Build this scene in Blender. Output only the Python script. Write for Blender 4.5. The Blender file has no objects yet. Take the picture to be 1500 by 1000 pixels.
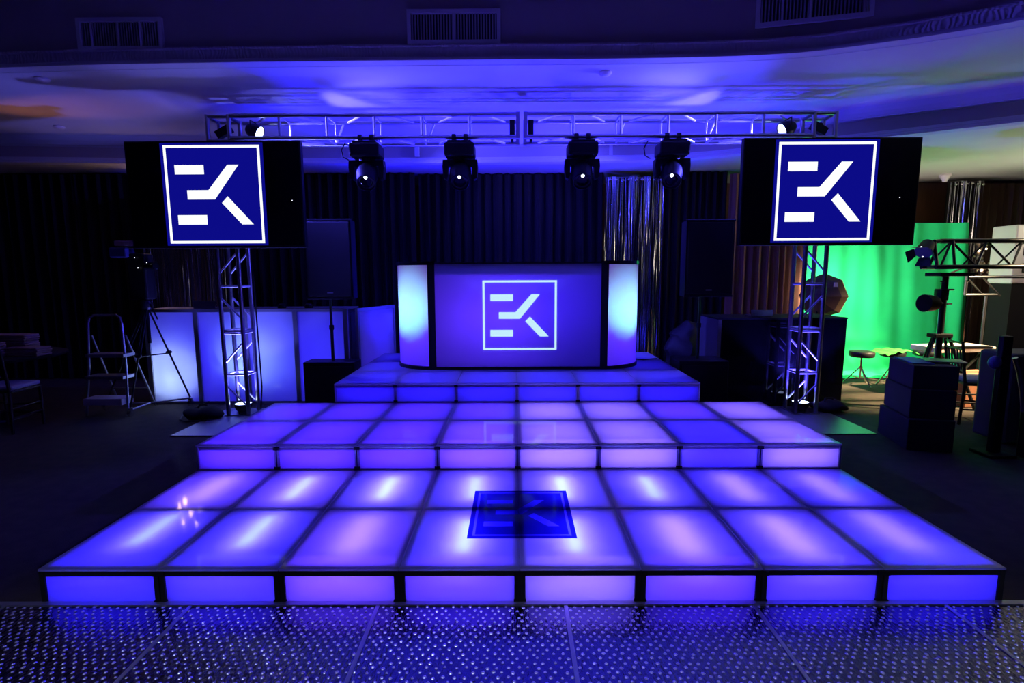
import bpy, bmesh, math, random
from mathutils import Vector, Matrix, Quaternion
random.seed(7)
PI = math.pi
C = bpy.context.scene.collection
SC = bpy.context.scene

# ------------------------------------------------------------------ materials
def nt(name):
    m = bpy.data.materials.new(name); m.use_nodes = True
    n = m.node_tree; n.nodes.clear()
    out = n.nodes.new('ShaderNodeOutputMaterial')
    return m, n, out

def pbr(name, col, rough=.5, metal=0., spec=.5, noise=0, nscale=30., bump=0., bscale=80., coat=0., sheen=0., stretch=None):
    m, n, out = nt(name)
    b = n.nodes.new('ShaderNodeBsdfPrincipled')
    b.inputs['Base Color'].default_value = (*col, 1)
    b.inputs['Roughness'].default_value = rough
    b.inputs['Metallic'].default_value = metal
    b.inputs['Specular IOR Level'].default_value = spec
    b.inputs['Coat Weight'].default_value = coat
    b.inputs['Sheen Weight'].default_value = sheen
    n.links.new(b.outputs[0], out.inputs[0])
    tc = n.nodes.new('ShaderNodeTexCoord'); mp = n.nodes.new('ShaderNodeMapping')
    n.links.new(tc.outputs['Object'], mp.inputs[0])
    if stretch: mp.inputs['Scale'].default_value = stretch
    if noise:
        t = n.nodes.new('ShaderNodeTexNoise'); t.inputs['Scale'].default_value = nscale; t.inputs['Detail'].default_value = 6
        n.links.new(mp.outputs[0], t.inputs['Vector'])
        r = n.nodes.new('ShaderNodeMix'); r.data_type = 'RGBA'
        r.inputs['A'].default_value = (*[c*(1-noise) for c in col], 1)
        r.inputs['B'].default_value = (*[min(1, c*(1+noise)) for c in col], 1)
        n.links.new(t.outputs['Fac'], r.inputs['Factor']); n.links.new(r.outputs['Result'], b.inputs['Base Color'])
    if bump:
        t = n.nodes.new('ShaderNodeTexNoise'); t.inputs['Scale'].default_value = bscale; t.inputs['Detail'].default_value = 4
        n.links.new(mp.outputs[0], t.inputs['Vector'])
        k = n.nodes.new('ShaderNodeBump'); k.inputs['Strength'].default_value = bump; k.inputs['Distance'].default_value = .01
        n.links.new(t.outputs['Fac'], k.inputs['Height']); n.links.new(k.outputs[0], b.inputs['Normal'])
    return m

def emis(name, col, s):
    m, n, out = nt(name)
    e = n.nodes.new('ShaderNodeEmission'); e.inputs[0].default_value = (*col, 1); e.inputs[1].default_value = s
    n.links.new(e.outputs[0], out.inputs[0]); return m

def acrylic(name, col=(.9, .9, .9), trans=.8, rough=.06, gloss=.6):
    """frosted white acrylic: light from behind shines through, the face is glossy"""
    m, n, out = nt(name)
    t = n.nodes.new('ShaderNodeBsdfTranslucent'); t.inputs[0].default_value = (*col, 1)
    d = n.nodes.new('ShaderNodeBsdfDiffuse'); d.inputs[0].default_value = (*[c*.45 for c in col], 1)
    mx = n.nodes.new('ShaderNodeMixShader'); mx.inputs[0].default_value = trans
    n.links.new(d.outputs[0], mx.inputs[1]); n.links.new(t.outputs[0], mx.inputs[2])
    g = n.nodes.new('ShaderNodeBsdfGlossy'); g.inputs['Roughness'].default_value = rough
    f = n.nodes.new('ShaderNodeFresnel'); f.inputs[0].default_value = 1.45
    q = n.nodes.new('ShaderNodeMath'); q.operation = 'MULTIPLY'; q.inputs[1].default_value = gloss
    n.links.new(f.outputs[0], q.inputs[0])
    m2 = n.nodes.new('ShaderNodeMixShader'); n.links.new(q.outputs[0], m2.inputs[0])
    n.links.new(mx.outputs[0], m2.inputs[1]); n.links.new(g.outputs[0], m2.inputs[2])
    n.links.new(m2.outputs[0], out.inputs[0]); return m

M = {}
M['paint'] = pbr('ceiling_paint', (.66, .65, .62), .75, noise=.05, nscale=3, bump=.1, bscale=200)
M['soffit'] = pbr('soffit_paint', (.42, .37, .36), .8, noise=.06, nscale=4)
M['wood'] = pbr('wood_panelling', (.16, .055, .025), .45, noise=.35, nscale=6, stretch=(6, 6, .6), bump=.1)
M['darkwall'] = pbr('dark_wall', (.03, .02, .02), .8)
M['carpet'] = pbr('carpet_pile', (.045, .031, .021), .95, noise=.75, nscale=9, bump=.6, bscale=160)
M['alu'] = pbr('aluminium', (.55, .55, .57), .32, 1.0, noise=.06, nscale=40)
M['alu_satin'] = pbr('aluminium_satin', (.80, .80, .82), .5, .5)
M['alu_dull'] = pbr('aluminium_frame', (.42, .42, .44), .42, .85, noise=.05)
M['black'] = pbr('black_plastic', (.007, .007, .008), .5, spec=.35)
M['black_gloss'] = pbr('black_laminate', (.006, .006, .007), .06, spec=.35)
M['black_metal'] = pbr('black_metal', (.02, .02, .022), .35, .3)
M['screen_off'] = pbr('screen_glass', (.004, .004, .005), .12, spec=.3)
M['drape'] = pbr('black_drape', (.0035, .0028, .0028), .95)
M['drape_brown'] = pbr('brown_drape', (.20, .075, .035), .8, noise=.2, nscale=12, stretch=(1, 1, .1), sheen=.3)
M['foil'] = pbr('silver_foil', (.55, .55, .58), .22, 1.0, bump=.25, bscale=60, stretch=(1, 1, .05))
M['green'] = pbr('green_cloth', (.012, .72, .22), .85, noise=.12, nscale=3)
M['green_lime'] = pbr('lime_cloth', (.03, .42, .03), .8)
M['chrome'] = pbr('chrome', (.8, .78, .75), .12, 1.0)
M['white'] = pbr('white_shell', (.72, .66, .62), .5)
M['carton'] = pbr('dark_carton', (.03, .026, .04), .6, noise=.15)
M['cushion'] = pbr('ivory_cushion', (.45, .42, .5), .7)
M['linen'] = pbr('folded_linen', (.35, .22, .17), .85, noise=.1)
M['chairwood'] = pbr('dark_chair_wood', (.025, .016, .016), .35)
M['terracotta'] = pbr('orange_carton', (.35, .13, .06), .7, noise=.2)
M['softbox'] = pbr('softbox_shell', (.09, .045, .03), .7, noise=.2)
M['acrylic'] = acrylic('frosted_acrylic')
M['acrylic_side'] = acrylic('frosted_side_acrylic', rough=.2, gloss=.4)
M['acrylic_pod'] = acrylic('frosted_pod_acrylic', rough=.12, gloss=.5)
M['acrylic_bar'] = acrylic('frosted_bar_acrylic', rough=.08, gloss=.5)
M['logo_white'] = emis('screen_white', (.93, .97, 1), 1.15)
M['logo_navy'] = emis('screen_navy', (.0035, .0035, .24), 1.0)
M['logo_lit'] = emis('projected_logo', (.55, .85, 1), 1.0)
M['lens'] = emis('lamp_lens', (.85, .95, 1), 6)
M['lens_blue'] = emis('blue_lamp_lens', (.45, .55, 1), 7)
M['led'] = emis('status_led', (.9, .9, 1), 2)

# decal: tinted see-through film
m, n, out = nt('tinted_film')
t = n.nodes.new('ShaderNodeBsdfTransparent'); t.inputs[0].default_value = (.012, .008, .28, 1)
g = n.nodes.new('ShaderNodeBsdfGlossy'); g.inputs['Roughness'].default_value = .08
x = n.nodes.new('ShaderNodeMixShader'); x.inputs[0].default_value = .02
n.links.new(t.outputs[0], x.inputs[1]); n.links.new(g.outputs[0], x.inputs[2]); n.links.new(x.outputs[0], out.inputs[0]); M['film'] = m
m, n, out = nt('tinted_film_pale')
t = n.nodes.new('ShaderNodeBsdfTransparent'); t.inputs[0].default_value = (.12, .10, .8, 1)
n.links.new(t.outputs[0], out.inputs[0]); M['film_pale'] = m

# ornate plaster frieze
m, n, out = nt('plaster_frieze')
b = n.nodes.new('ShaderNodeBsdfPrincipled'); b.inputs['Base Color'].default_value = (.62, .58, .58, 1); b.inputs['Roughness'].default_value = .6
tc = n.nodes.new('ShaderNodeTexCoord'); v = n.nodes.new('ShaderNodeTexVoronoi'); v.inputs['Scale'].default_value = 26; v.feature = 'SMOOTH_F1'
nz = n.nodes.new('ShaderNodeTexWave'); nz.inputs['Scale'].default_value = 9; nz.inputs['Distortion'].default_value = 9; nz.inputs['Detail'].default_value = 1
n.links.new(tc.outputs['Object'], v.inputs['Vector']); n.links.new(tc.outputs['Object'], nz.inputs['Vector'])
ad = n.nodes.new('ShaderNodeMath'); ad.operation = 'ADD'; n.links.new(v.outputs['Distance'], ad.inputs[0]); n.links.new(nz.outputs['Fac'], ad.inputs[1])
k = n.nodes.new('ShaderNodeBump'); k.inputs['Strength'].default_value = .4; k.inputs['Distance'].default_value = .012
n.links.new(ad.outputs[0], k.inputs['Height']); n.links.new(k.outputs[0], b.inputs['Normal']); n.links.new(b.outputs[0], out.inputs[0]); M['frieze'] = m

# embossed metallic dance floor
m, n, out = nt('embossed_metal_floor')
b = n.nodes.new('ShaderNodeBsdfPrincipled'); b.inputs['Base Color'].default_value = (.13, .13, .19, 1); b.inputs['Metallic'].default_value = 1.0; b.inputs['Roughness'].default_value = .16
tc = n.nodes.new('ShaderNodeTexCoord')
def wave(sc, ang, dist):
    mp = n.nodes.new('ShaderNodeMapping'); mp.inputs['Rotation'].default_value = (0, 0, ang); w = n.nodes.new('ShaderNodeTexNoise')
    mp.inputs['Scale'].default_value = (sc, sc*.3, 1); w.inputs['Scale'].default_value = 1; w.inputs['Detail'].default_value = 2
    n.links.new(tc.outputs['Object'], mp.inputs[0]); n.links.new(mp.outputs[0], w.inputs['Vector']); return w
w1 = wave(60, PI/4, 1); w2 = wave(60, -PI/4, 1)
ad = n.nodes.new('ShaderNodeMath'); ad.operation = 'MAXIMUM'; n.links.new(w1.outputs['Fac'], ad.inputs[0]); n.links.new(w2.outputs['Fac'], ad.inputs[1])
k = n.nodes.new('ShaderNodeBump'); k.inputs['Strength'].default_value = .8; k.inputs['Distance'].default_value = .008
n.links.new(ad.outputs[0], k.inputs['Height']); n.links.new(k.outputs[0], b.inputs['Normal']); n.links.new(b.outputs[0], out.inputs[0]); M['dance'] = m
M['stud'] = pbr('polished_stud', (.85, .85, .9), .27, .9)

# ------------------------------------------------------------------ mesh helpers
class MB:
    def __init__(s): s.b = bmesh.new(); s.sm = False
    def box(s, x0, x1, y0, y1, z0, z1, rot=None, piv=None, bev=0):
        r = bmesh.ops.create_cube(s.b, size=1)
        vs = r['verts']
        for v in vs:
            v.co = Vector(((x0+x1)/2+v.co.x*(x1-x0), (y0+y1)/2+v.co.y*(y1-y0), (z0+z1)/2+v.co.z*(z1-z0)))
        if bev:
            es = list({e for v in vs for e in v.link_edges})
            rr = bmesh.ops.bevel(s.b, geom=es, offset=bev, segments=2, affect='EDGES', profile=.5)
            vs = list({v for f in rr['faces'] for v in f.verts} | {v for v in vs if v.is_valid})
        if rot is not None:
            p = Vector(piv) if piv is not None else Vector(((x0+x1)/2, (y0+y1)/2, (z0+z1)/2))
            for v in vs: v.co = p + rot @ (v.co-p)
        return s
    def tube(s, a, b, r, seg=8, r2=None, caps=True):
        a, b = Vector(a), Vector(b); d = b-a; L = d.length
        if L < 1e-6: return s
        q = d.to_track_quat('Z', 'Y').to_matrix().to_4x4()
        bmesh.ops.create_cone(s.b, cap_ends=caps, segments=seg, radius1=r, radius2=r if r2 is None else r2, depth=L,
                              matrix=Matrix.Translation((a+b)/2) @ q); s.sm = True
        return s
    def path(s, pts, r, seg=8):
        for i in range(len(pts)-1):
            s.tube(pts[i], pts[i+1], r, seg)
            if i: bmesh.ops.create_uvsphere(s.b, u_segments=seg, v_segments=6, radius=r, matrix=Matrix.Translation(pts[i]))
        return s
    def ball(s, c, r, sc=(1, 1, 1), u=14, v=9):
        bmesh.ops.create_uvsphere(s.b, u_segments=u, v_segments=v, radius=r, matrix=Matrix.Translation(c) @ Matrix.Diagonal((*sc, 1))); s.sm = True
        return s
    def prism(s, pts, z0, z1, axis='Z'):
        """polygon of 2D points extruded; axis Z: (x,y), axis Y: (x,z) extruded in y, axis X: (y,z) extruded in x"""
        f = {'Z': lambda p, t: (p[0], p[1], t), 'Y': lambda p, t: (p[0], t, p[1]), 'X': lambda p, t: (t, p[0], p[1])}[axis]
        lo = [s.b.verts.new(f(p, z0)) for p in pts]; hi = [s.b.verts.new(f(p, z1)) for p in pts]
        k = len(pts)
        s.b.faces.new(lo[::-1]); s.b.faces.new(hi)
        for i in range(k): s.b.faces.new((lo[i], lo[(i+1) % k], hi[(i+1) % k], hi[i]))
        return s
    def lathe(s, prof, c, seg=24, mat=None):
        """prof: list of (r, z)"""
        rings = []
        Mx = mat or Matrix.Translation(c)
        for r, z in prof:
            rings.append([s.b.verts.new(Mx @ Vector((max(r, 1e-4)*math.cos(2*PI*i/seg), max(r, 1e-4)*math.sin(2*PI*i/seg), z))) for i in range(seg)])
        for a, b in zip(rings, rings[1:]):
            for i in range(seg): s.b.faces.new((a[i], a[(i+1) % seg], b[(i+1) % seg], b[i]))
        s.b.faces.new(rings[0][::-1]); s.b.faces.new(rings[-1]); s.sm = True
        return s
    def grid(s, fn, nu, nv):
        vs = [[s.b.verts.new(fn(i/nu, j/nv)) for j in range(nv+1)] for i in range(nu+1)]
        for i in range(nu):
            for j in range(nv): s.b.faces.new((vs[i][j], vs[i+1][j], vs[i+1][j+1], vs[i][j+1]))
        return s
    def build(s, name, mat, parent=None, smooth=None, loc=None, rotz=0, solid=0):
        if solid:
            bmesh.ops.remove_doubles(s.b, verts=s.b.verts[:], dist=1e-5)
            e = bmesh.ops.extrude_face_region(s.b, geom=s.b.faces[:], use_keep_orig=True)
            for v in e['geom']:
                if isinstance(v, bmesh.types.BMVert): v.co += Vector(solid)
        bmesh.ops.recalc_face_normals(s.b, faces=s.b.faces[:])
        me = bpy.data.meshes.new(name); s.b.to_mesh(me); s.b.free()
        me.materials.append(M[mat] if isinstance(mat, str) else mat)
        if s.sm if smooth is None else smooth:
            for p in me.polygons: p.use_smooth = True
            try: me.set_sharp_from_angle(angle=math.radians(40))
            except Exception: pass
        o = bpy.data.objects.new(name, me); C.objects.link(o)
        if parent is not None: o.parent = parent
        if loc is not None: o.location = loc
        if rotz: o.rotation_euler.z = rotz
        return o

def thing(name, label, cat, loc=(0, 0, 0), rotz=0, group=None):
    o = bpy.data.objects.new(name, None); C.objects.link(o); o.empty_display_size = .1
    o.location = loc; o.rotation_euler = (0, 0, rotz); o['label'] = label; o['category'] = cat
    if group: o['group'] = group
    return o
def tag(o, label, cat, group=None):
    o['label'] = label; o['category'] = cat
    if group: o['group'] = group
    return o
def struct(o): o['kind'] = 'structure'; return o
def dup(root, loc, rotz, label, group=None):
    r = root.copy(); C.objects.link(r); r.location = loc; r.rotation_euler = (0, 0, rotz); r['label'] = label
    if group: r['group'] = group
    for ch in list(root.children):
        if ch.type == 'LIGHT': continue
        c = ch.copy(); C.objects.link(c); c.parent = r
        for g in ch.children:
            d = g.copy(); C.objects.link(d); d.parent = c
    return r

def aim(o, d, up='Y'):
    o.rotation_mode = 'QUATERNION'; o.rotation_quaternion = Vector(d).to_track_quat('-Z', up)
def area(name, loc, d, sx, sy, col, e, parent=None, spread=PI, shape='RECTANGLE'):
    l = bpy.data.lights.new(name, 'AREA'); l.shape = shape; l.size = sx; l.size_y = sy; l.color = col; l.energy = e; l.spread = spread
    o = bpy.data.objects.new(name, l); C.objects.link(o); o.location = loc; aim(o, d)
    if parent is not None: o.parent = parent
    return o
def spot(name, loc, tgt, ang, blend, col, e, r=.03, parent=None):
    l = bpy.data.lights.new(name, 'SPOT'); l.spot_size = math.radians(ang); l.spot_blend = blend; l.color = col; l.energy = e; l.shadow_soft_size = r
    o = bpy.data.objects.new(name, l); C.objects.link(o); o.location = loc; aim(o, Vector(tgt)-Vector(loc))
    if parent is not None: o.parent = parent
    return o
def point(name, loc, col, e, r=.04, parent=None):
    l = bpy.data.lights.new(name, 'POINT'); l.color = col; l.energy = e; l.shadow_soft_size = r
    o = bpy.data.objects.new(name, l); C.objects.link(o); o.location = loc
    if parent is not None: o.parent = parent
    return o

# ------------------------------------------------------------------ logo geometry (unit square, y down)
GLYPH = [[(.105, .198), (.408, .198), (.408, .292), (.105, .292)],
         [(.218, .453), (.442, .453), (.656, .198), (.772, .198), (.504, .547), (.218, .547)],
         [(.101, .708), (.407, .708), (.407, .805), (.101, .805)],
         [(.638, .517), (.893, .805), (.772, .805), (.574, .584)]]
def logo_mesh(to3d, th_vec, border=.028, inset=0.):
    """glyph bars and square border as thin slabs"""
    mb = MB(); tv = Vector(th_vec)
    polys = [p for p in GLYPH]
    a, b_ = inset, 1-inset; t = border
    polys += [[(a, a), (b_, a), (b_, a+t), (a, a+t)], [(a, b_-t), (b_, b_-t), (b_, b_), (a, b_)],
              [(a, a+t), (a+t, a+t), (a+t, b_-t), (a, b_-t)], [(b_-t, a+t), (b_, a+t), (b_, b_-t), (b_-t, b_-t)]]
    for p in polys:
        lo = [mb.b.verts.new(Vector(to3d(*q))) for q in p]; hi = [mb.b.verts.new(Vector(to3d(*q))+tv) for q in p]
        k = len(p); mb.b.faces.new(lo); mb.b.faces.new(hi[::-1])
        for i in range(k): mb.b.faces.new((lo[i], hi[i], hi[(i+1) % k], lo[(i+1) % k]))
    return mb

# ------------------------------------------------------------------ the room
ZC, ZL, ZU = 3.62, 3.27, 5.0
A = [(-11, 3.0), (-8, 2.93), (-6.5, 2.87), (-4.95, 2.82), (-3.9, 2.76), (-2.3, 2.72), (-.35, 2.70), (.73, 2.70), (1.55, 2.68), (2.16, 2.64), (2.67, 2.56), (3.24, 2.36), (3.65, 2.18), (4.02, 1.98), (4.8, 1.45), (5.8, .6), (7, -.9), (8, -3)]
B = [(-11, 5.1), (-7.3, 5.23), (-5.5, 5.36), (-3.5, 5.42), (-1.5, 5.44), (.1, 5.42), (1.4, 5.36), (2.4, 5.22), (3.2, 4.87), (3.97, 4.36), (4.75, 3.92), (5.47, 3.49), (6.6, 2.75), (8, 1.6), (9.9, -.5)]
def smooth_line(P, n=8):
    out = []
    for i in range(len(P)-1):
        p0 = Vector(P[max(i-1, 0)]); p1 = Vector(P[i]); p2 = Vector(P[i+1]); p3 = Vector(P[min(i+2, len(P)-1)])
        for k in range(n):
            t = k/n
            out.append(.5*((2*p1)+(p2-p0)*t+(2*p0-5*p1+4*p2-p3)*t*t+(3*p1-p0-3*p2+p3)*t**3))
    out.append(Vector(P[-1])); return out
LA, LB = smooth_line(A), smooth_line(B)
def sweep(line, prof):
    """prof: list of (offset towards camera, z); open strip along a plan line"""
    mb = MB(); rows = []
    for i, p in enumerate(line):
        d = (line[min(i+1, len(line)-1)]-line[max(i-1, 0)]).normalized(); nrm = Vector((d.y, -d.x))
        rows.append([mb.b.verts.new((p.x+nrm.x*o, p.y+nrm.y*o, z)) for o, z in prof])
    for r, q in zip(rows, rows[1:]):
        for j in range(len(prof)-1): mb.b.faces.new((r[j], q[j], q[j+1], r[j+1]))
    return mb
def strip_between(la, lb, z):
    mb = MB(); k = 120
    def at(l, t):
        f = t*(len(l)-1); i = min(int(f), len(l)-2); return l[i].lerp(l[i+1], f-i)
    def byx(l, x):
        for p, q in zip(l, l[1:]):
            if p.x <= x <= q.x: return p.lerp(q, (x-p.x)/max(q.x-p.x, 1e-6)).y
        return l[-1].y
    vs = []
    for i in range(k+1):
        x = -11+i*20.9/k
        ya = byx(la, x) if x < 7.9 else -3
        yb = byx(lb, x) if lb else 8
        vs.append((mb.b.verts.new((x, ya, z)), mb.b.verts.new((x, max(yb, ya+.01), z))))
    for (a, b), (c, d) in zip(vs, vs[1:]): mb.b.faces.new((a, c, d, b))
    return mb
struct(MB().box(-11, 10, -6, 7.6, -.1, 0).build('floor', 'carpet'))
struct(strip_between(LA, LB, ZC).build('ceiling', 'paint', solid=(0, 0, .05)))
struct(strip_between(LB, None, ZL).build('ceiling_lower', 'paint', solid=(0, 0, .05)))
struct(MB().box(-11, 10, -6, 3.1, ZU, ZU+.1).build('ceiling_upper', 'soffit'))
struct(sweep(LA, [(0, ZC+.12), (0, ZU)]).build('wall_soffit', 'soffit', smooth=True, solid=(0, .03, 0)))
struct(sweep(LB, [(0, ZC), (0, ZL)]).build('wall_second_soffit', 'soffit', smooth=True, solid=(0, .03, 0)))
struct(sweep(LA, [(0, ZC+.15), (.05, ZC+.15), (.055, ZC+.135), (.03, ZC+.13), (.03, ZC+.045)]).build('trim_1', 'frieze', smooth=True))
struct(sweep(LA, [(.03, ZC+.045), (.055, ZC+.04), (.065, ZC+.03), (.07, ZC+.015), (.07, ZC+.002), (-.02, ZC-.008), (-.03, ZC-.012), (-.06, ZC)]).build('trim_5', 'paint', smooth=False))
# upper cove of the second soffit and its lower moulding
struct(sweep(LB, [(.16, ZC), (.13, ZC-.015), (.08, ZC-.05), (.05, ZC-.085), (.045, ZC-.10), (.02, ZC-.105), (0, ZC-.12)]).build('trim_2', 'paint', smooth=False))
struct(sweep(LB, [(0, ZL+.085), (.02, ZL+.08), (.03, ZL+.06), (.05, ZL+.05), (.055, ZL+.03), (.075, ZL+.02), (.08, ZL-.005), (.0, ZL-.02), (-.08, ZL-.002)]).build('trim_3', 'paint', smooth=False))
mb = MB()
for x in (-1.42, 1.38): mb.box(x-.03, x+.03, 5.36, 5.41, ZL+.09, ZC-.12)
struct(mb.build('trim_4', 'paint'))
struct(MB().box(-11, 10, 7.25, 7.4, 0, 3.7).build('wall_back', 'wood'))
struct(MB().box(-11.1, -11, -6, 7.4, 0, ZU).build('wall_left', 'darkwall'))
struct(MB().box(10, 10.1, -6, 7.4, 0, ZU).build('wall_right', 'darkwall'))
# dance floor
DF = MB().box(-6, 6, -4, -.02, 0, .012)
df = DF.build('dance_floor', 'dance')
tag(df, 'embossed metallic dance floor lying in front of the lowest stage step', 'dance floor')
mb = MB(); sp = .044
import itertools
rows = int(1.3/ (sp*.62))
for j in range(rows):
    y = -.045-j*sp*.62
    for i in range(int(6.4/sp)):
        xx = -3.2+i*sp+(sp/2 if j % 2 else 0)+random.uniform(-.007, .007); yy = y+random.uniform(-.005, .005)
        r = .0085+random.uniform(-.0015, .0015)
        vs = [mb.b.verts.new((xx+r*math.cos(a*PI/3), yy+r*math.sin(a*PI/3), .0118)) for a in range(6)]
        v2 = [mb.b.verts.new((xx+.6*r*math.cos(a*PI/3), yy+.6*r*math.sin(a*PI/3), .0118+.0036)) for a in range(6)]
        c = mb.b.verts.new((xx, yy, .0118+.0050))
        for a in range(6):
            mb.b.faces.new((vs[a], vs[(a+1) % 6], v2[(a+1) % 6], v2[a])); mb.b.faces.new((v2[a], v2[(a+1) % 6], c))
o = mb.build('stud_pattern', 'stud', df, smooth=True); o['kind'] = 'stuff'
mb = MB()
for x in (-2.6, -1.66, -.715, .23, 1.175, 2.13, 3.07): mb.box(x-.009, x+.009, -4, -.03, .0118, .0165)
mb.build('seam_strip', 'alu_dull', df)
MB().box(-6, 6, -.035, -.005, 0, .02).build('edge_trim', 'alu_dull', df)

# ceiling vents on the curved soffit
def vent(x, z, w, h, label, rot=0, y=2.66, bars=(), n=30):
    t = thing('air_vent', label, 'air vent', (x, y, z), rot, 'air vents above the stage')
    f = MB(); b = .035
    f.box(-w/2, w/2, -.02, .015, h/2-b, h/2).box(-w/2, w/2, -.02, .015, -h/2, -h/2+b)
    f.box(-w/2, -w/2+b, -.02, .015, -h/2+b, h/2-b).box(w/2-b, w/2, -.02, .015, -h/2+b, h/2-b)
    for q in bars: f.box(q*w-.009, q*w+.009, -.015, .012, -h/2+b, h/2-b)
    f.build('frame', 'paint', t)
    s = MB()
    for i in range(n):
        xx = -w/2+b+(i+.5)*(w-2*b)/n; s.box(xx-.006, xx+.006, -.004, .01, -h/2+b, h/2-b)
    s.build('louvers', 'alu_dull', t)
    MB().box(-w/2+b, w/2-b, .012, .02, -h/2+b, h/2-b).build('backing', 'black', t)
    return t
vent(-3.69, 3.90, .80, .285, 'air vent on the dark left part of the soffit, three faint bars', 0, 2.73, (-.33, -.02, .24))
vent(-.57, 3.925, .86, .30, 'air vent on the soffit above the truss joint, split by one bar', 0, 2.68, (0,))
vent(2.64, 4.03, .95, .31, 'air vent on the curved right part of the soffit, cut by the top edge', math.radians(-13), 2.52, (-.27, -.03))
# small ceiling fittings
for (x, y, lab) in ((-6.0, 4.7, 'small white smoke detector at the far left of the ceiling'), (.875, 2.95, 'small round sprinkler plate on the bright blue ceiling above the truss'), (-4.72, 3.02, 'small dark sprinkler plate on the ceiling below the left vent')):
    t = thing('smoke_detector', lab, 'ceiling detector', (x, y, ZC))
    MB().lathe([(.06, 0), (.065, -.012), (.05, -.028), (.02, -.034)], (0, 0, 0), 20).build('cover', 'white', t)
for (x, y, lab) in ((1.98, 6.5, 'small conical detector at the ceiling edge above the centre foil curtain'), (7.1, 6.5, 'small conical fitting at the ceiling edge beside the right foil curtain')):
    t = thing('ceiling_fitting', lab, 'ceiling fitting', (x, y, ZL))
    MB().lathe([(.085, 0), (.09, -.02), (.05, -.07), (.03, -.12)], (0, 0, 0), 16).build('cone', 'white', t)

# ------------------------------------------------------------------ the lit stage
H = .1955; W = .61
Bv = (.012, .003, 1.0); Pv = (.10, .035, 1.0); Lv = (.17, .095, 1.0); Vv = (.055, .013, 1.0); Cy = (.16, .26, 1.0); Pk = (.20, .115, 1.0); Mv = (.028, .011, 1.0)
def stage(z0, y0, y1, nc, nr, tints, rtints, streaks, label, e_top, e_side, post, rail, postmat):
    t = thing('stage_platform', label, 'stage platform', (0, y0, z0), 0, 'glowing stage steps')
    D = (y1-y0)/nr; X0 = -nc*W/2
    f = MB()
    # cross beams under the sheet, posts and rails at the front and sides
    for i in range(nc+1):
        x = X0+i*W; w = .033
        f.box(max(x-w, X0), min(x+w, -X0), .012, y1-y0-.001, H-.045, H-.016)
    for j in range(nr+1):
        y = j*D; f.box(X0, X0+nc*W, max(y-.03, .012), min(y+.03, y1-y0), H-.044, H-.017)
    f.box(X0, X0+nc*W, .0, y1-y0-.002, .001, .008)   # base tray
    f.box(X0, X0+nc*W, y1-y0-.02, y1-y0-.002, .008, H-.02)   # back wall
    for sx in (X0+.001, X0+nc*W-.009): f.box(sx, sx+.008, .01, y1-y0, .008, H-.02)
    f.build('frame', 'alu_dull', t)
    g = MB()
    for i in range(nc+1):
        x = X0+i*W; a = x-post/2 if i else x; b = x+post/2 if i < nc else x
        g.box(a, b, -.006, .02, .002, H-.012, bev=.003)
    for i in range(nc):
        g.box(X0+i*W+post/2, X0+(i+1)*W-post/2, -.003, .016, H-.012-rail, H-.012); g.box(X0+i*W+post/2, X0+(i+1)*W-post/2, -.003, .016, .002, .012)
    g.build('front_frame', postmat, t)
    for i in range(1, nc):
        x = X0+i*W; c = MB()
        for zz in (H-.038, .003): c.box(x-post/2-.003, x+post/2+.003, -.012, .004, zz, zz+.022)
        c.box(x-.002, x+.002, -.011, .0, .01, H-.02)
        c.build('corner_connector', 'black', t)
    for i in range(nc):
        p = MB().box(X0+i*W+post/2, X0+(i+1)*W-post/2, .004, .009, .012, H-.013-rail).build('riser_panel', 'acrylic_side', t)
        col, k = rtints[i]
        area('riser_light', (X0+(i+.5)*W, .13, H*.5), (0, -1, 0), W*.8, H*.4, col, e_side*k, t)
        for j in range(nr):
            MB().box(X0+i*W+.0012, X0+(i+1)*W-.0012, j*D+(.0012 if j else -.008), (j+1)*D-.0012, H-.012, H, bev=.002).build('top_panel', 'acrylic', t)
            col, k = tints[j][i]
            area('panel_light', (X0+(i+.5)*W, (j+.5)*D, .03), (0, 0, 1), W*.75, D*.75, col, e_top*k, t)
            if streaks:
                col, k, dy = streaks[j][i]
                area('tube_light', (X0+(i+.5)*W, (j+.5)*D+dy, H-.11), (0, 0, 1), .15, D*.66, (.19, .115, 1), k*2.1, t)
                if col is Cy: area('tube_core_light', (X0+(i+.5)*W, (j+.5)*D+dy, H-.055), (0, 0, 1), .045, D*.52, (.14, .42, 1), k*.36, t)
    return t
b, p, l, v = (Bv, 1), (Pv, 1.0), (Lv, 1.0), (Vv, .9)
stage(0, 0, 1.352, 8, 2,
      [[(Bv, 1), (Bv, 1), (Vv, .9), (Bv, 1.1), (Mv, 1), (Mv, 1.0), (Mv, 1), (Bv, 1)], [(Vv, .9), (Vv, .9), (Mv, .9), (Mv, 1), (Mv, .9), (Bv, .8), (Bv, .9), (Bv, .9)]],
      [(Bv, 1.0), (Mv, 1.0), (Pv, 1.1), (Vv, 1.1), (Lv, 1.0), (Vv, 1.2), (Mv, 1.3), (Bv, 1)],
      [[(Cy, .8, .08), (Cy, 1.0, .06), (Pk, 1.1, .02), (Cy, 1.3, .0), (Cy, 1.3, .0), (Pk, 1.3, 0), (Pk, 1.2, 0), (Pk, .9, .05)],
       [(Pk, 1.1, 0), (Cy, 1.1, 0), (Cy, 1.4, 0), (Cy, 1.2, 0), (Cy, 1.6, 0), (Cy, 1.1, 0), (Pk, 1.1, 0), (Pk, .9, 0)]],
      'lowest and widest glowing stage step with dark front posts, beside the dance floor', 4.6, 1.5, .056, .03, 'black_metal')
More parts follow.
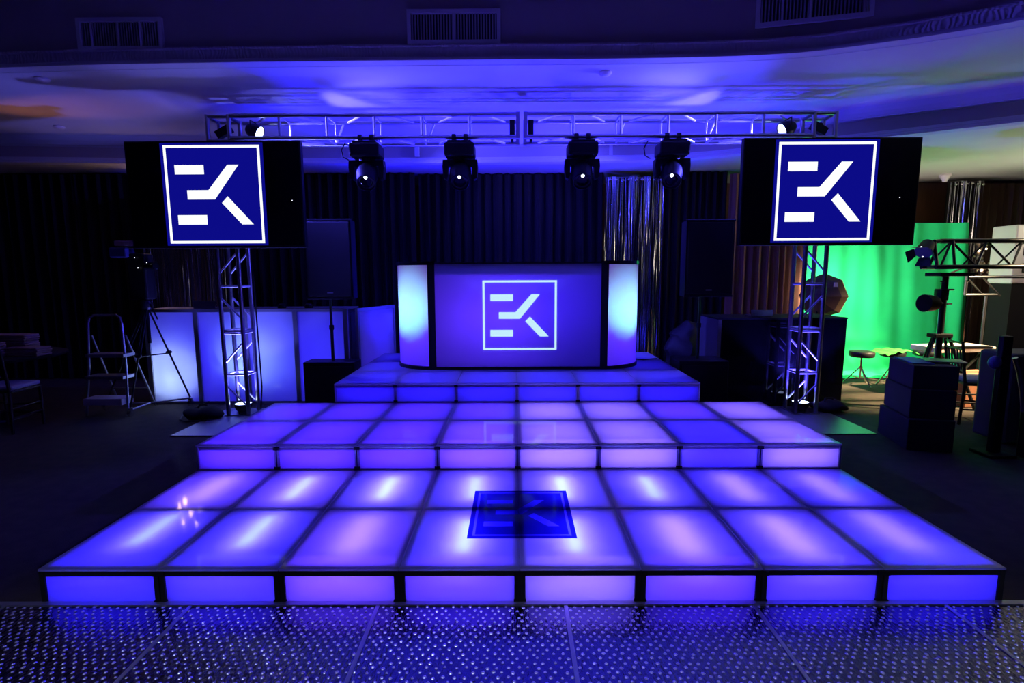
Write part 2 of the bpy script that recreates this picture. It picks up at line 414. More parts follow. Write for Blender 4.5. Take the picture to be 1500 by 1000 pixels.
S2 = stage(H, 1.352, 2.674, 8, 2,
      [[(Vv, 1.2), (Vv, 1.2), (Vv, 1.2), (Pv, 1.1), (Lv, 1.2), (Lv, 1.1), (Bv, 1.2), (Lv, 1.1)], [(Vv, 1), (Vv, .9), (Vv, .9), (Vv, 1), (Lv, 1.3), (Lv, 1.1), (Vv, 1.1), (Lv, 1.2)]],
      [(Vv, 1), (Vv, 1), (Vv, 1.1), (Pv, 1.2), (Lv, 1.15), (Lv, 1.15), (Bv, 1.1), (Lv, 1.1)], None,
      'middle glowing stage step of eight panels width, between the lowest and the top step', 3.9, 1.45, .036, .012, 'alu_dull')
S3 = stage(2*H, 2.674, 4.738, 6, 3,
      [[(Bv, .5)]*6, [(Bv, .45)]*6, [(Bv, .45)]*6],
      [(Bv, .55), (Bv, .55), (Bv, .6), (Bv, .7), (Bv, .7), (Bv, .65)], None,
      'topmost and narrowest glowing stage step, carrying the DJ booth', 3.4, 1.5, .03, .006, 'alu_dull')
# plinths that carry the two upper steps
mb = MB().box(-2.44, 2.44, 1.36, 2.67, 0.002, H-.002); mb.build('plinth', 'black', S2).location = (0, -1.352, -H)
mb = MB().box(-1.83, 1.83, 2.68, 4.73, 0.002, 2*H-.002); mb.build('plinth', 'black', S3).location = (0, -2.674, -2*H)

# logo decal on the lowest step
dx0, dx1, dy0, dy1 = -.295, .325, .297, .95
t = thing('floor_decal', 'dark blue square logo sticker lying on the lowest stage step', 'floor decal', (0, 0, H))
MB().box(dx0, dx1, dy0, dy1, .0005, .0012).build('film', 'film', t)
lg = lambda u, w: (dx0+.03+u*(dx1-dx0-.06), dy1-.03-w*(dy1-dy0-.06), .002)
# pale letters: second print layer, cut so that the dark film does not lie under it
bpy.data.objects.remove(t.children[0], do_unlink=True)
def decal():
    # rasterise film / letters into a fine quad grid so each spot carries exactly one layer
    N = 132
    def inside(P, x, y):
        r = False; j = len(P)-1
        for i in range(len(P)):
            if (P[i][1] > y) != (P[j][1] > y) and x < (P[j][0]-P[i][0])*(y-P[i][1])/(P[j][1]-P[i][1])+P[i][0]: r = not r
            j = i
        return r
    fm, lm_ = MB(), MB()
    for a in range(N):
        for c in range(N):
            x, y = (a+.5)/N, (c+.5)/N
            u, w = (x-.045)/.91, (y-.045)/.91
            bd = (0 <= u <= 1 and 0 <= w <= 1) and not (.028 < u < .972 and .028 < w < .972)
            q = lm_ if bd or any(inside(P, u, w) for P in GLYPH) else fm
            X0_, X1_ = dx0+a/N*(dx1-dx0), dx0+(a+1)/N*(dx1-dx0); Y1_, Y0_ = dy1-c/N*(dy1-dy0), dy1-(c+1)/N*(dy1-dy0)
            q.b.faces.new([q.b.verts.new(k) for k in ((X0_, Y0_, .001), (X1_, Y0_, .001), (X1_, Y1_, .001), (X0_, Y1_, .001))])
    for q in (fm, lm_): bmesh.ops.remove_doubles(q.b, verts=q.b.verts[:], dist=1e-5)
    fm.build('film', 'film', t); o = lm_.build('printed_logo', 'film_pale', t); o['label'] = 'paler printed logo with square outline'
decal()

# ------------------------------------------------------------------ DJ booth
Z3 = 3*H
bt = thing('dj_booth', 'glowing DJ booth with rounded ends and a lit square logo, on the top step', 'dj booth', (.018, 3.43, Z3))
hw, bh = .94, 1.215
f = MB()
f.box(-hw, hw, 0, .05, 0, .03).box(-hw, hw, 0, .05, bh-.02, bh)
for s in (-1, 1): f.box(s*(hw+.035)-.04, s*(hw+.035)+.04, -.004, .05, 0, bh+.005)
f.build('frame', 'black', bt)
MB().box(-hw+.005, hw-.005, .012, .018, .03, bh-.02).build('front_screen', 'acrylic_pod', bt)
lx0, lz0, lw, lh = -.398, bh-.205, .835, .785
lo_ = logo_mesh(lambda u, w: (lx0+u*lw, .011, lz0-w*lh), (0, -.002, 0), .028).build('logo', 'logo_lit', bt); lo_['label'] = 'white glowing letters in a square outline'
Rr = .43
def arc(s, r, n=12, a0=0, a1=90):
    return [(s*(hw+.07+r*math.sin(math.radians(a0+(a1-a0)*i/n))), Rr-r*math.cos(math.radians(a0+(a1-a0)*i/n))) for i in range(n+1)]
for s in (-1, 1):
    pts = arc(s, Rr-.01)+[(s*(hw+.07+Rr-.01), .75)]
    inn = arc(s, Rr-.018)+[(s*(hw+.07+Rr-.018), .75)]
    mb = MB(); mb.grid(lambda u, w: (lambda q: Vector((q[0], q[1], .045+w*(bh-.075))))(
        pts[min(int(u*13+1e-6), 13)]), 13, 6)
    mb.build('pod_panel', 'acrylic_pod', bt, smooth=True)
    full = arc(s, Rr)+[(s*(hw+.07+Rr), .78), (s*hw, .78), (s*hw, 0)]
    MB().prism(full, 0, .04).build('pod_base', 'black', bt)
    top = arc(s, Rr+.012)+[(s*(hw+.07+Rr+.012), .80), (s*(hw-.01), .80), (s*(hw-.01), -.012)]
    MB().prism(top, bh-.028, bh+.012).build('top_shelf', 'black_gloss', bt)
    MB().box(s*(hw+.01)-.005, s*(hw+.01)+.005, .05, .78, .04, bh-.03).build('side_wall', 'black', bt)
    MB().box(*sorted((s*(hw+.02), s*(hw+.07+Rr))), .765, .78, .04, bh-.03).build('rear_wall', 'black', bt)
    # lamp inside each pod: a purple fill and a cyan beam that meets the outer part of the curved sheet
    area('pod_fill_light', (s*(hw+.17), .42, .80), (s*.3, -1, 0), .14, .5, (.42, .12, 1), 1.5, bt)
    area('pod_low_light', (s*(hw+.17), .45, .25), (s*.3, -1, 0), .14, .4, (.05, .012, 1), 2.6, bt)
    spot('pod_beam_light', (s*(hw+.10), .62, .55), (s*(hw+.37), .10, .72), 80, .85, (.22, 1, 1), 24, .05, bt)
MB().box(-hw, hw, .05, .5, bh-.16, bh-.14).build('worktop', 'black', bt)
area('booth_light', (-.35, .55, .6), (-.1, -1, .1), 1.0, .4, (.10, .03, 1), 12, bt)
area('booth_light', (.3, .55, .75), (0, -1, 0), 1.4, .5, (.03, .012, 1), 9, bt)
MB().box(-hw-.02, hw+.02, .60, .62, 0.01, bh-.17).build('rear_panel', 'black', bt)
cb = MB().path([(1.50, 4.12, Z3+.006), (1.60, 4.05, Z3+.006), (1.68, 4.10, Z3+.006), (1.80, 4.16, Z3+.006)], .007, 6).build('power_cable', 'black')
tag(cb, 'thin black cable running right from the DJ booth on the top step', 'cable')

# ------------------------------------------------------------------ trusses
def lattice(mb, P, Q, ex, ey, n, rc, rb, start=0, skip_ends=False, sides=(0, 1, 2, 3), dsides=(0, 2)):
    """box lattice between P and Q; ex, ey half-size vectors"""
    P, Q, ex, ey = map(Vector, (P, Q, ex, ey))
    cor = [-ex-ey, ex-ey, ex+ey, -ex+ey]
    rungs = []; 
    for i in range(n+1):
        if skip_ends and i in (0, n): continue
        c = P.lerp(Q, i/n)
        for k in sides: mb.tube(c+cor[k], c+cor[(k+1) % 4], rb, 6)
    for i in range(n):
        a, c = P.lerp(Q, (i+.26)/n), P.lerp(Q, (i+.76)/n)
        for k in dsides:
            if (i+start+(k >= 2)) % 2: mb.tube(a+cor[k], c+cor[(k+1) % 4], rb, 6)
            else: mb.tube(a+cor[(k+1) % 4], c+cor[k], rb, 6)
def chords(par, P, Q, ex, ey, r, mat='alu'):
    P, Q, ex, ey = map(Vector, (P, Q, ex, ey))
    for cc in (-ex-ey, ex-ey, ex+ey, -ex+ey): MB().tube(P+cc, Q+cc, r, 12).build('chord', mat, par)
TX = {-1: -3.315, 1: 3.425}; TY = 3.73; hc = .12
for s in (-1, 1):
    x = TX[s]
    t = thing('truss_tower', ('left' if s < 0 else 'right')+' aluminium lattice tower standing beside the stage and carrying a screen', 'truss tower', (x, TY, 0), 0, 'truss towers')
    MB().box(*sorted((-.20 if s < 0 else -.86, .86 if s < 0 else .16)) if False else (-.30, .30), -.92, .22, .003, .013).build('base_plate', 'alu_dull', t)
    MB().box(-.155, .155, -.155, .155, .013, .023).build('foot_plate', 'alu', t)
    chords(t, (0, 0, .023), (0, 0, 3.10), (hc, 0, 0), (0, hc, 0), .024)
    br = MB(); lattice(br, (0, 0, -.02+.0), (0, 0, 3.10), (hc, 0, 0), (0, hc, 0), 6, .024, .0125, start=0 if s < 0 else 1, skip_ends=True)
    for zz in (1.035, 2.07):
        for dz in (.03,):
            for a, b_ in (((-hc, -hc), (hc, -hc)), ((hc, -hc), (hc, hc)), ((hc, hc), (-hc, hc)), ((-hc, hc), (-hc, -hc))):
                br.tube((*a, zz-dz*1.4), (*b_, zz-dz*1.4), .0125, 6)
    br.build('braces', 'alu_satin', t)
    # corner block
    c = thing('truss_corner', ('left' if s < 0 else 'right')+' corner block joining tower and overhead truss above its screen', 'truss corner', (x, TY, 3.13), 0, 'truss corner blocks')
    g = MB(); h2 = .145
    for zz in (.03, .285):
        for a, b_ in (((-hc-.01, -hc), (hc+.01, -hc)), ((hc, -hc), (hc, hc)), ((hc, hc), (-hc, hc)), ((-hc, hc), (-hc, -hc))): g.tube((*a, zz), (*b_, zz), .02, 8)
    for a in ((-hc, -hc), (hc, -hc), (hc, hc), (-hc, hc)): g.tube((*a, .0), (*a, .305), .024, 10)
    g.build('frame', 'alu', c)
    g = MB(); g.tube((-s*.02-.05, 0, .10), (.05-s*.02, .0, .21), .02, 8); g.box(-.09, .09, -.03, .03, .11, .2, rot=Matrix.Rotation(s*.5, 3, 'Y')); g.build('clamp', 'black', c)
ZB0, ZB1 = 3.175, 3.415
for s, xa, xb in ((-1, TX[-1]+.15, .035), (1, .095, TX[1]-.15)):
    t = thing('truss_beam', ('left' if s < 0 else 'right')+' half of the overhead aluminium lattice truss above the stage', 'truss beam', ((xa+xb)/2, TY, (ZB0+ZB1)/2), 0, 'overhead truss beams')
    L2 = (xb-xa)/2
    chords(t, (-L2, 0, 0), (L2, 0, 0), (0, hc+.03, 0), (0, 0, hc), .0245)
    br = MB(); lattice(br, (-L2+.02, 0, 0), (L2-.02, 0, 0), (0, hc+.03, 0), (0, 0, hc), 6, .024, .0125, start=0, skip_ends=True, sides=(0, 2))
    for i in range(1, 6):
        xx = -L2+.02+i*(2*L2-.04)/6
        for yy in (-hc-.03, hc+.03): br.tube((xx, yy, -hc), (xx, yy, hc), .0165 if yy < 0 else .0125, 8)
        if i in (2, 4): br.tube((xx, hc+.03, -hc), (xx+.1, hc+.03, hc), .0125, 6)
    br.build('braces', 'alu_satin', t)
    e = MB(); xe = L2-.012 if s < 0 else -L2+.012
    e.box(xe-.02, xe+.02, -hc-.06, -hc-.01, -hc-.02, hc+.02).box(xe-.02, xe+.02, hc+.01, hc+.06, -hc-.02, hc+.02)
    e.build('end_plate', pbr('cast_plate', (.5, .48, .55), .6, .3), t)
    jb = thing('junction_box', 'small black box clamped inside the overhead truss just '+('left' if s < 0 else 'right')+' of its joint', 'junction box', (.065+s*.105, TY-.03, 3.19))
    MB().box(-.03, .03, -.05, .05, 0, .19, bev=.006).build('body', 'black', jb)
    MB().box(-.015, .015, -.02, .02, -.04, 0).build('clamp', 'black_metal', jb)
# par cans
def par(loc, d, label, e, col, ang=70, rad=.085, L=.2, le='lens_blue'):
    t = thing('par_light', label, 'par light', loc, 0, 'blue par lights')
    q = Vector(d).to_track_quat('Z', 'Y').to_matrix().to_4x4()
    MB().lathe([(rad*.55, -L), (rad*.8, -L*.8), (rad, -L*.4), (rad*1.03, 0), (rad*.93, 0), (rad*.9, -.012)], None, 20, mat=q).build('housing', 'black_metal', t)
    MB().lathe([(rad*.88, -.010), (rad*.88, -.004)], None, 20, mat=q).build('lens', le, t)
    k = MB(); dn = Vector(d).normalized(); sd = dn.cross(Vector((0, 0, 1))).normalized() if abs(dn.z) < .9 else Vector((0, 1, 0))
    k.path([tuple(sd*(rad+.01)-dn*L*.4), tuple(sd*(rad+.01)-dn*L*.4+Vector((0, 0, -rad*.9 if dn.z > .9 else rad*1.1))), tuple(-sd*(rad+.01)-dn*L*.4+Vector((0, 0, -rad*.9 if dn.z > .9 else rad*1.1))), tuple(-sd*(rad+.01)-dn*L*.4)], .006, 6)
    k.build('yoke', 'black_metal', t)
    spot('par_beam', tuple(dn*.012), tuple(dn), ang, .3, col, e, .05, t)
    return t
PB = (.07, .06, 1.0)
par((-2.92, TY+.02, 3.265), (.9, .0, -.42), 'blue par light inside the left end of the overhead truss', 1050, PB, 108, .09, .15)
par((3.02, TY+.02, 3.265), (-.9, .0, -.42), 'blue par light inside the right end of the overhead truss', 1050, PB, 108, .09, .15)
par((TX[-1], TY, .13), (0, 0, 1), 'blue par light shining up inside the foot of the left tower', 260, (.12, .12, 1.0), 100, .10, .1)
par((TX[1], TY, .13), (0, 0, 1), 'blue par light shining up inside the foot of the right tower', 260, (.07, .05, 1.0), 100, .10, .1)

# moving heads
def moving_head(x, tilt, pan, lensx, label, first=[None]):
    t = thing('moving_head', label, 'moving head light', (x, TY-hc-.03, 3.15), 0, 'moving head lights under the truss')
    for dx in (-.065, .065): MB().box(dx-.025, dx+.025, -.035, .035, -.035, .055, bev=.008).tube((dx-.03, 0, -.02), (dx+.03, 0, -.02), .012, 8).build('clamp', 'black_metal', t)
    g = MB().box(-.165, .165, -.14, .14, -.20, -.05, bev=.025).box(-.13, .13, -.12, .12, -.06, -.03, bev=.008)
    g.build('base', 'black', t)
    g = MB()
    g.tube((0, 0, -.20), (0, 0, -.235), .09, 20)
    g.prism([(-.19, -.225), (.19, -.225), (.195, -.30), (.185, -.42), (.15, -.44), (.135, -.40), (.135, -.29), (-.135, -.29), (-.135, -.40), (-.15, -.44), (-.185, -.42), (-.195, -.30)], -.055, .055, 'Y')
    y = g.build('yoke', 'black', t, smooth=False)
    q = Matrix.Translation((0, 0, -.35)) @ Matrix.Rotation(pan, 4, 'Z') @ Matrix.Rotation(tilt, 4, 'X')
    hd = MB().lathe([(.055, -.155), (.09, -.14), (.115, -.07), (.12, .0), (.118, .07), (.10, .15), (.104, .19), (.098, .195), (.09, .175)], None, 24, mat=q)
    hd.build('head', 'black', t)
    MB().lathe([(.092, .16), (.08, .172), (.04, .182)], None, 24, mat=q).build('front_lens', 'screen_off', t)
    MB().ball(tuple(q @ Vector((lensx, .062, .165))), .022, (1, 1, 1)).build('lamp', 'lens', t)
    return t
xs = [(-1.66, math.radians(136), .12, .0, 'first moving head light from the left under the truss'),
      (-.62, math.radians(136), .02, 0, 'second moving head light from the left, between first head and truss joint'),
      (.735, math.radians(134), -.05, 0, 'third moving head light from the left, right of the truss joint'),
      (1.735, math.radians(134), -.25, 0, 'rightmost moving head light, in front of the foil curtain edge')]
for a in xs: moving_head(*a)
for i, x in enumerate((-1.9, 1.47)):
    o = MB().path([(x, 3.60, 3.13), (x-.045, 3.59, 3.05), (x-.03, 3.59, 2.97), (x+.03, 3.6, 2.94)], .006, 6).build('safety_cable', 'black')
    tag(o, ('thin black loop of cable beside the first moving head', 'thin black loop of cable beside the rightmost moving head')[i], 'cable')

# ------------------------------------------------------------------ big screens
for s, xa, xb in ((-1, -4.205, -2.31), (1, 2.432, 4.33)):
    yy = 3.35; z0, z1 = 1.965, 3.095; w = xb-xa; h = z1-z0
    t = thing('television', ('left' if s < 0 else 'right')+' large black television showing a white logo on navy, mounted on its tower', 'television', ((xa+xb)/2, yy, z0), 0, 'televisions on the towers')
    MB().box(-w/2, w/2, .0, .07, 0, h, bev=.006).build('bezel', 'black', t)
    MB().box(-w/2+.018, w/2-.018, -.002, .002, .025, h-.018).build('screen', 'screen_off', t)
    cx = -.045 if s < 0 else .0
    cx = ((-3.265 if s < 0 else 3.322))-(xa+xb)/2
    sw = h-.045
    p = MB().box(cx-sw/2-.01, cx+sw/2+.01, -.005, -.003, .027, h-.02).build('picture', 'logo_navy', t); p['label'] = 'navy blue square picture'
    q = logo_mesh(lambda u, w_: (cx-sw/2+.025+u*(sw-.05), -.006, h-.045-w_*(sw-.05)), (0, -.0015, 0), .026).build('logo', 'logo_white', p); q['label'] = 'white letters in a square outline'
    MB().box(-.2, .2, .07, .16, .2, .9).build('mount', 'black_metal', t)
    MB().box(w/2-(.12 if s < 0 else .20), w/2-(.112 if s < 0 else .192), -.006, -.003, .50, .508).build('status_led', 'led', t)

# ------------------------------------------------------------------ glowing bar on the left
bar = thing('light_bar', 'long bar counter of frosted panels glowing blue, behind the left tower', 'bar counter', (0, 0, 0))
bx = [-4.75, -4.115, -3.48, -2.835, -2.19]; by = 4.22; bz = 1.225
f = MB()
for i, x in enumerate(bx): f.box(x-.028, x+.028, by-.01, by+.04, .0, bz)
f.box(bx[0], bx[-1], by-.008, by+.03, bz-.025, bz).box(bx[0], bx[-1], by-.008, by+.03, 0, .035)
f.build('frame', 'alu_dull', bar)
MB().box(bx[0]-.03, bx[-1]+.03, by-.01, by+.5, bz, bz+.015).build('counter_top', 'alu_dull', bar)
for i in range(4):
    MB().box(bx[i]+.028, bx[i+1]-.028, by+.008, by+.013, .035, bz-.025).build('front_panel', 'acrylic_bar', bar)
MB().box(bx[0]-.02, bx[-1]+.02, by+.42, by+.44, 0, bz).build('back_panel', 'black', bar)
for x in (bx[0]-.03, bx[-1]+.02): MB().box(x, x+.01, by+.04, by+.44, 0, bz).build('side_panel', 'black', bar)
for i, k in enumerate((.9, .9, .85, 1.0)):
    area('bar_light', ((bx[i]+bx[i+1])/2, by+.38, .62), (0, -1, 0), .5, 1.0, (.035, .025, 1.0), 7.0*k, bar)
spot('bar_uplight', (-4.50, by+.12, .32), (-4.50, by, .34), 165, 1, (.55, .78, 1), 150, .04, bar)
spot('bar_uplight', (-3.60, by+.12, .48), (-3.58, by, .50), 165, 1, (.40, .66, 1), 150, .04, bar)
# return wing
rt = thing('light_bar', 'short wing of the glowing counter running back beside the black riser box', 'bar counter', (0, 0, 0))
P0, P1 = Vector((-2.07, 4.30)), Vector((-1.78, 5.15)); dd = (P1-P0).normalized(); nn = Vector((dd.y, -dd.x)); ang = math.atan2(dd.y, dd.x); LL = (P1-P0).length
f = MB().box(0, LL, -.02, .02, 1.19, 1.235).box(0, .04, -.02, .02, 0, 1.19).box(LL-.03, LL, -.02, .02, 0, 1.19).box(.04, LL-.03, -.02, .02, 0, .03)
o = f.build('frame', 'alu_dull', rt, loc=(P0.x, P0.y, 0), rotz=ang)
o = MB().box(.04, LL-.03, -.006, 0, .03, 1.19).build('front_panel', 'acrylic_bar', rt, loc=(P0.x, P0.y, 0), rotz=ang)
o = MB().box(.0, LL, .09, .10, .0, 1.19).build('back_panel', 'black', rt, loc=(P0.x, P0.y, 0), rotz=ang)
mid = (P0+P1)/2-nn*.08
area('wing_light', (mid.x, mid.y, .62), (nn.x, nn.y, 0), .7, 1.0, (.05, .018, 1), 1.9, rt)
# things on the bar
def laptop(loc, rz, label, w=.30, back='white', lid=.11, tilt=.35):
    t = thing('laptop', label, 'laptop', loc, rz)
    MB().box(-w/2, w/2, 0, .2, 0, .015, bev=.004).build('keyboard_base', 'alu', t)
    MB().box(-w/2, w/2, -.012, 0, 0.01, lid, rot=Matrix.Rotation(tilt, 3, 'X'), piv=(0, 0, .01)).build('lid', back, t)
    return t
laptop((-4.03, 4.30, bz+.015), .05, 'silver laptop with tilted lid on the glowing bar beside the left tower', .28, 'alu', .10, -.25)
for x, lab, k in ((-3.05, 'small dark speaker ball on the bar between tower and loudspeaker', 0), (-2.70, 'small round dark lamp on the bar beside the loudspeaker pole', 1)):
    t = thing('table_lamp', lab, 'small lamp', (x, 4.35, bz+.015)); MB().lathe([(.05, 0), (.055, .02), (.045, .05), (.02, .065)], (0, 0, 0), 16).build('dome', 'black', t)

# ------------------------------------------------------------------ loudspeakers, poles, subs
def speaker(x, y, z0, w, h, rz, label):
    t = thing('loudspeaker', label, 'loudspeaker', (x, y, z0), rz, 'loudspeakers on poles')
    MB().prism([(-w/2, 0), (w/2, 0), (w/2*.8, .36), (-w/2*.8, .36)], 0, h, 'Z').build('cabinet', 'black', t)
    MB().box(-w/2+.02, w/2-.02, -.012, .0, .03, h-.03, bev=.005).build('grille', pbr('steel_grille', (.006, .006, .008), .5, .4, bump=.4, bscale=300), t)
    for za, zb in ((-.004, .02), (h-.02, h+.004)): MB().box(-w/2-.006, w/2+.006, -.008, .03, za, zb, bev=.004).build('trim', 'black_metal', t)
    b_ = MB().box(-.035, .035, -.017, -.012, .07, .085).build('badge', 'alu_dull', t)
    return t
def pole(x, y, z0, z1, label):
    t = thing('speaker_pole', label, 'speaker pole', (x, y, z0)); L = z1-z0
    MB().tube((0, 0, 0), (0, 0, L*.55), .02, 12).build('lower_tube', 'black_metal', t)
    MB().tube((0, 0, L*.52), (0, 0, L), .016, 12).build('upper_tube', 'black_metal', t)
    MB().lathe([(.026, L*.5), (.03, L*.52), (.03, L*.57), (.022, L*.58)], (0, 0, 0), 14).build('collar', 'black', t)
def sub(x0, x1, y0, y1, h, label):
    t = thing('subwoofer', label, 'subwoofer', ((x0+x1)/2, y0, 0)); w = x1-x0; d = y1-y0
    MB().box(-w/2, w/2, 0, d, .01, h, bev=.01).build('cabinet', 'black', t)
    MB().box(-w/2+.03, w/2-.03, -.008, 0, .05, h-.05).build('grille', 'black_metal', t)
    for a in (-w/2+.05, w/2-.05):
        for b_ in (.05, d-.05): MB().tube((a, b_, 0), (a, b_, .012), .02, 10).build('foot', 'black', t)
sub(-2.62, -1.99, 3.86, 4.16, .605, 'black subwoofer box under the left loudspeaker, beside the top step')
pole(-2.30, 4.02, .605, 1.372, 'black pole between the left subwoofer and its loudspeaker')
speaker(-2.25, 3.90, 1.376, .55, .95, 0, 'black loudspeaker on a pole left of the DJ booth')
sub(1.88, 2.45, 3.50, 3.90, .665, 'black subwoofer box beside the top step, under the right loudspeaker')
pole(2.15, 3.70, .665, 1.396, 'black pole between the right subwoofer and its loudspeaker')
speaker(2.21, 3.60, 1.40, .545, .87, 0, 'black loudspeaker on a pole between the DJ booth and the right tower')
# wrapped bundle behind
t = thing('cloth_bundle', 'crumpled dark cloth-covered bundle behind the right loudspeaker pole', 'cloth bundle', (2.5, 5.0, 0))
mb = MB().ball((0, 0, .5), .42, (.85, .6, 1.2), 28, 18)
for v_ in mb.b.verts: v_.co += Vector((math.sin(v_.co.z*23+v_.co.x*9)*.03, math.sin(v_.co.x*19)*.03, math.cos(v_.co.x*17+v_.co.z*8)*.02)); v_.co.z = max(v_.co.z, .0)
mb.build('cover', pbr('dark_cloth', (.012, .010, .012), .6, bump=.5, bscale=12), t)

# ------------------------------------------------------------------ black glossy counter on the right
t = thing('black_counter', 'glossy black counter reflecting the right tower, in front of the brown curtain', 'counter', (0, 0, 0))
MB().box(2.50, 4.075, 3.99, 4.0, .0, 1.10).build('front_panel', 'black_gloss', t)
MB().box(2.49, 4.085, 3.985, 4.6, 1.10, 1.12).build('top', 'black', t)
MB().box(2.49, 2.53, 3.975, 4.6, 0, 1.10).build('side_panel', 'alu_dull', t).location = (0, 0, 0)
MB().box(4.05, 4.083, 4.0, 4.6, 0, 1.10).build('side_panel', 'black', t)
laptop((3.10, 4.15, 1.12), 0, 'low silver mixer lid standing on the black counter, left of the tower', .27, 'alu', .085, -.15)
# octagonal softbox
t = thing('softbox', 'octagonal brown-black softbox seen from behind, beyond the black counter', 'softbox', (4.52, 5.3, 1.33))
q = Vector((.75, .62, .0)).to_track_quat('Z', 'Y').to_matrix().to_4x4()
MB().lathe([(.05, -.22), (.12, -.20), (.28, -.08), (.33, .0), (.33, .03)], None, 8, mat=q).build('shell', 'softbox', t, smooth=False)
MB().lathe([(.31, .031), (.31, .034)], None, 8, mat=q).build('diffuser', emis('softbox_face', (1, .9, .75), 6), t, smooth=False)
MB().tube((-.1, -.05, -.1), (-.1, -.05, -1.33), .014, 8).build('stand_pole', 'black_metal', t)
MB().box(-.02, .03, -.3, -.28, .14, .2).build('handle', 'white', t)
area('softbox_light', tuple(q @ Vector((0, 0, .05))), (.80, .5, 0), .6, .6, (1, .9, .75), 38, t, spread=math.radians(125))

# ------------------------------------------------------------------ curtains
def curtain(name, x0, x1, y, z0, z1, mat, label, amp=.05, n=10, cat='curtain', gather=False, dy=0, jit=.3, par_=None, group=None, extra=None):
    ph = [random.uniform(-jit, jit) for _ in range(200)]
    NU = n*10
    def fn(u, w):
        k = u*n; i = int(k) % 190; pj = ph[i]*(1-(k-int(k)))+ph[i+1]*(k-int(k))
        a = amp*(1-.35*w)
        return Vector((x0+(x1-x0)*u+(extra(u, w) if extra else 0), y+dy*u+a*math.sin(2*PI*k+pj*4)+a*.3*math.sin(5.3*PI*k+3*pj+w*2), z0+(z1-z0)*w))
    o = MB().grid(fn, NU, 8).build(name, mat, None, smooth=True)
    return tag(o, label, cat, group)
curtain('black_drape', -9.6, -5.6, 6.0, .01, 3.25, 'drape', 'black drape hanging at the far left behind the stepladder', .07, 22, 'drape')
curtain('black_drape', -5.55, -1.6, 6.1, .01, 3.26, 'drape', 'black drape behind the left tower and glowing bar', .07, 24, 'drape')
curtain('black_drape', -1.55, 1.40, 6.2, .01, 3.26, 'drape', 'black drape directly behind the DJ booth', .07, 18, 'drape')
curtain('black_drape', 2.36, 3.35, 6.1, .01, 3.26, 'drape', 'black drape between the centre foil curtain and the brown curtain', .05, 8, 'drape')
def foil(x0, x1, y, z0, z1, label, n):
    t = thing('foil_curtain', label, 'foil curtain', ((x0+x1)/2, y, z0), 0, 'silver foil curtains')
    w = x1-x0; h = z1-z0
    k = int(w/.011)
    mb = MB()
    for i in range(k):
        xx = -w/2+(i+.5)*w/k; a = random.uniform(-.9, .9); yy = random.uniform(-.05, .05)+.04*math.sin(xx*24)
        wd = random.uniform(.008, .016); ph = random.uniform(0, 6)
        prev = None
        for j in range(13):
            zz = h-j*h/12; tw = a+.5*math.sin(j*.55+ph)
            xo = xx*(1-.10*math.sin(PI*min(1, (h-zz)/.5)/1)*0)+.006*math.sin(j*.8+ph)
            c_, s_ = math.cos(tw)*wd/2, math.sin(tw)*wd/2
            p_ = (mb.b.verts.new((xo-c_, yy-s_, zz)), mb.b.verts.new((xo+c_, yy+s_, zz)))
            if prev: mb.b.faces.new((prev[0], prev[1], p_[1], p_[0]))
            prev = p_
    o = mb.build('strands', 'foil', t, smooth=False); o['kind'] = 'stuff'
    MB().box(-w/2, w/2, .05, .065, 0, h).build('backing', 'drape', t)
    r = MB()
    for i in range(n): r.ball((-w/2+(i+.5)*w/n, -.07, h-.06+random.uniform(-.01, .01)), .018, (1.4, .6, 1), 8, 6)
    r.build('rings', 'chrome', t)
    return t
foil(1.42, 2.32, 6.0, .03, 3.17, 'tall silver foil curtain lit blue, right behind the DJ booth', 9)
foil(-5.75, -4.45, 5.75, .03, 2.9, 'silver foil curtain behind the glowing bar, left of the left tower', 9)
foil(7.40, 7.95, 6.75, .03, 3.2, 'silver foil curtain beside the green backdrop, in front of the wood wall', 6)
curtain('brown_curtain', 3.35, 4.55, 5.95, .01, 3.2, 'drape_brown', 'brown pleated curtain behind the black counter', .06, 9)
curtain('brown_curtain', 8.0, 9.9, 7.0, .01, 3.2, pbr('dark_brown_drape', (.07, .035, .022), .85), 'dark brown curtain at the far right behind the white case', .06, 13)
# green backdrop
def gfn(u, w):
    x = 4.55+2.85*u
    n1 = .02*math.sin(x*9+w*3)+.012*math.sin(x*21+1)*w+.01*math.sin(x*4+w*9)
    if w < .16:
        t_ = w/.16; return Vector((x, 5.72+.38*(t_**.6)+.02*math.sin(x*7), .006+.02*abs(math.sin(x*6+t_*3))+.05*t_**3))
    t_ = (w-.16)/.84
    e = max(0, u-.72)/.28
    return Vector((x, 6.10+.12*t_+n1+.07*math.sin(e*14)*e, .076+(2.46-.076)*t_+.0*u))
o = MB().grid(gfn, 120, 40).build('green_backdrop', 'green', None, smooth=True); tag(o, 'bright green cloth backdrop hung behind the drum stools', 'backdrop')

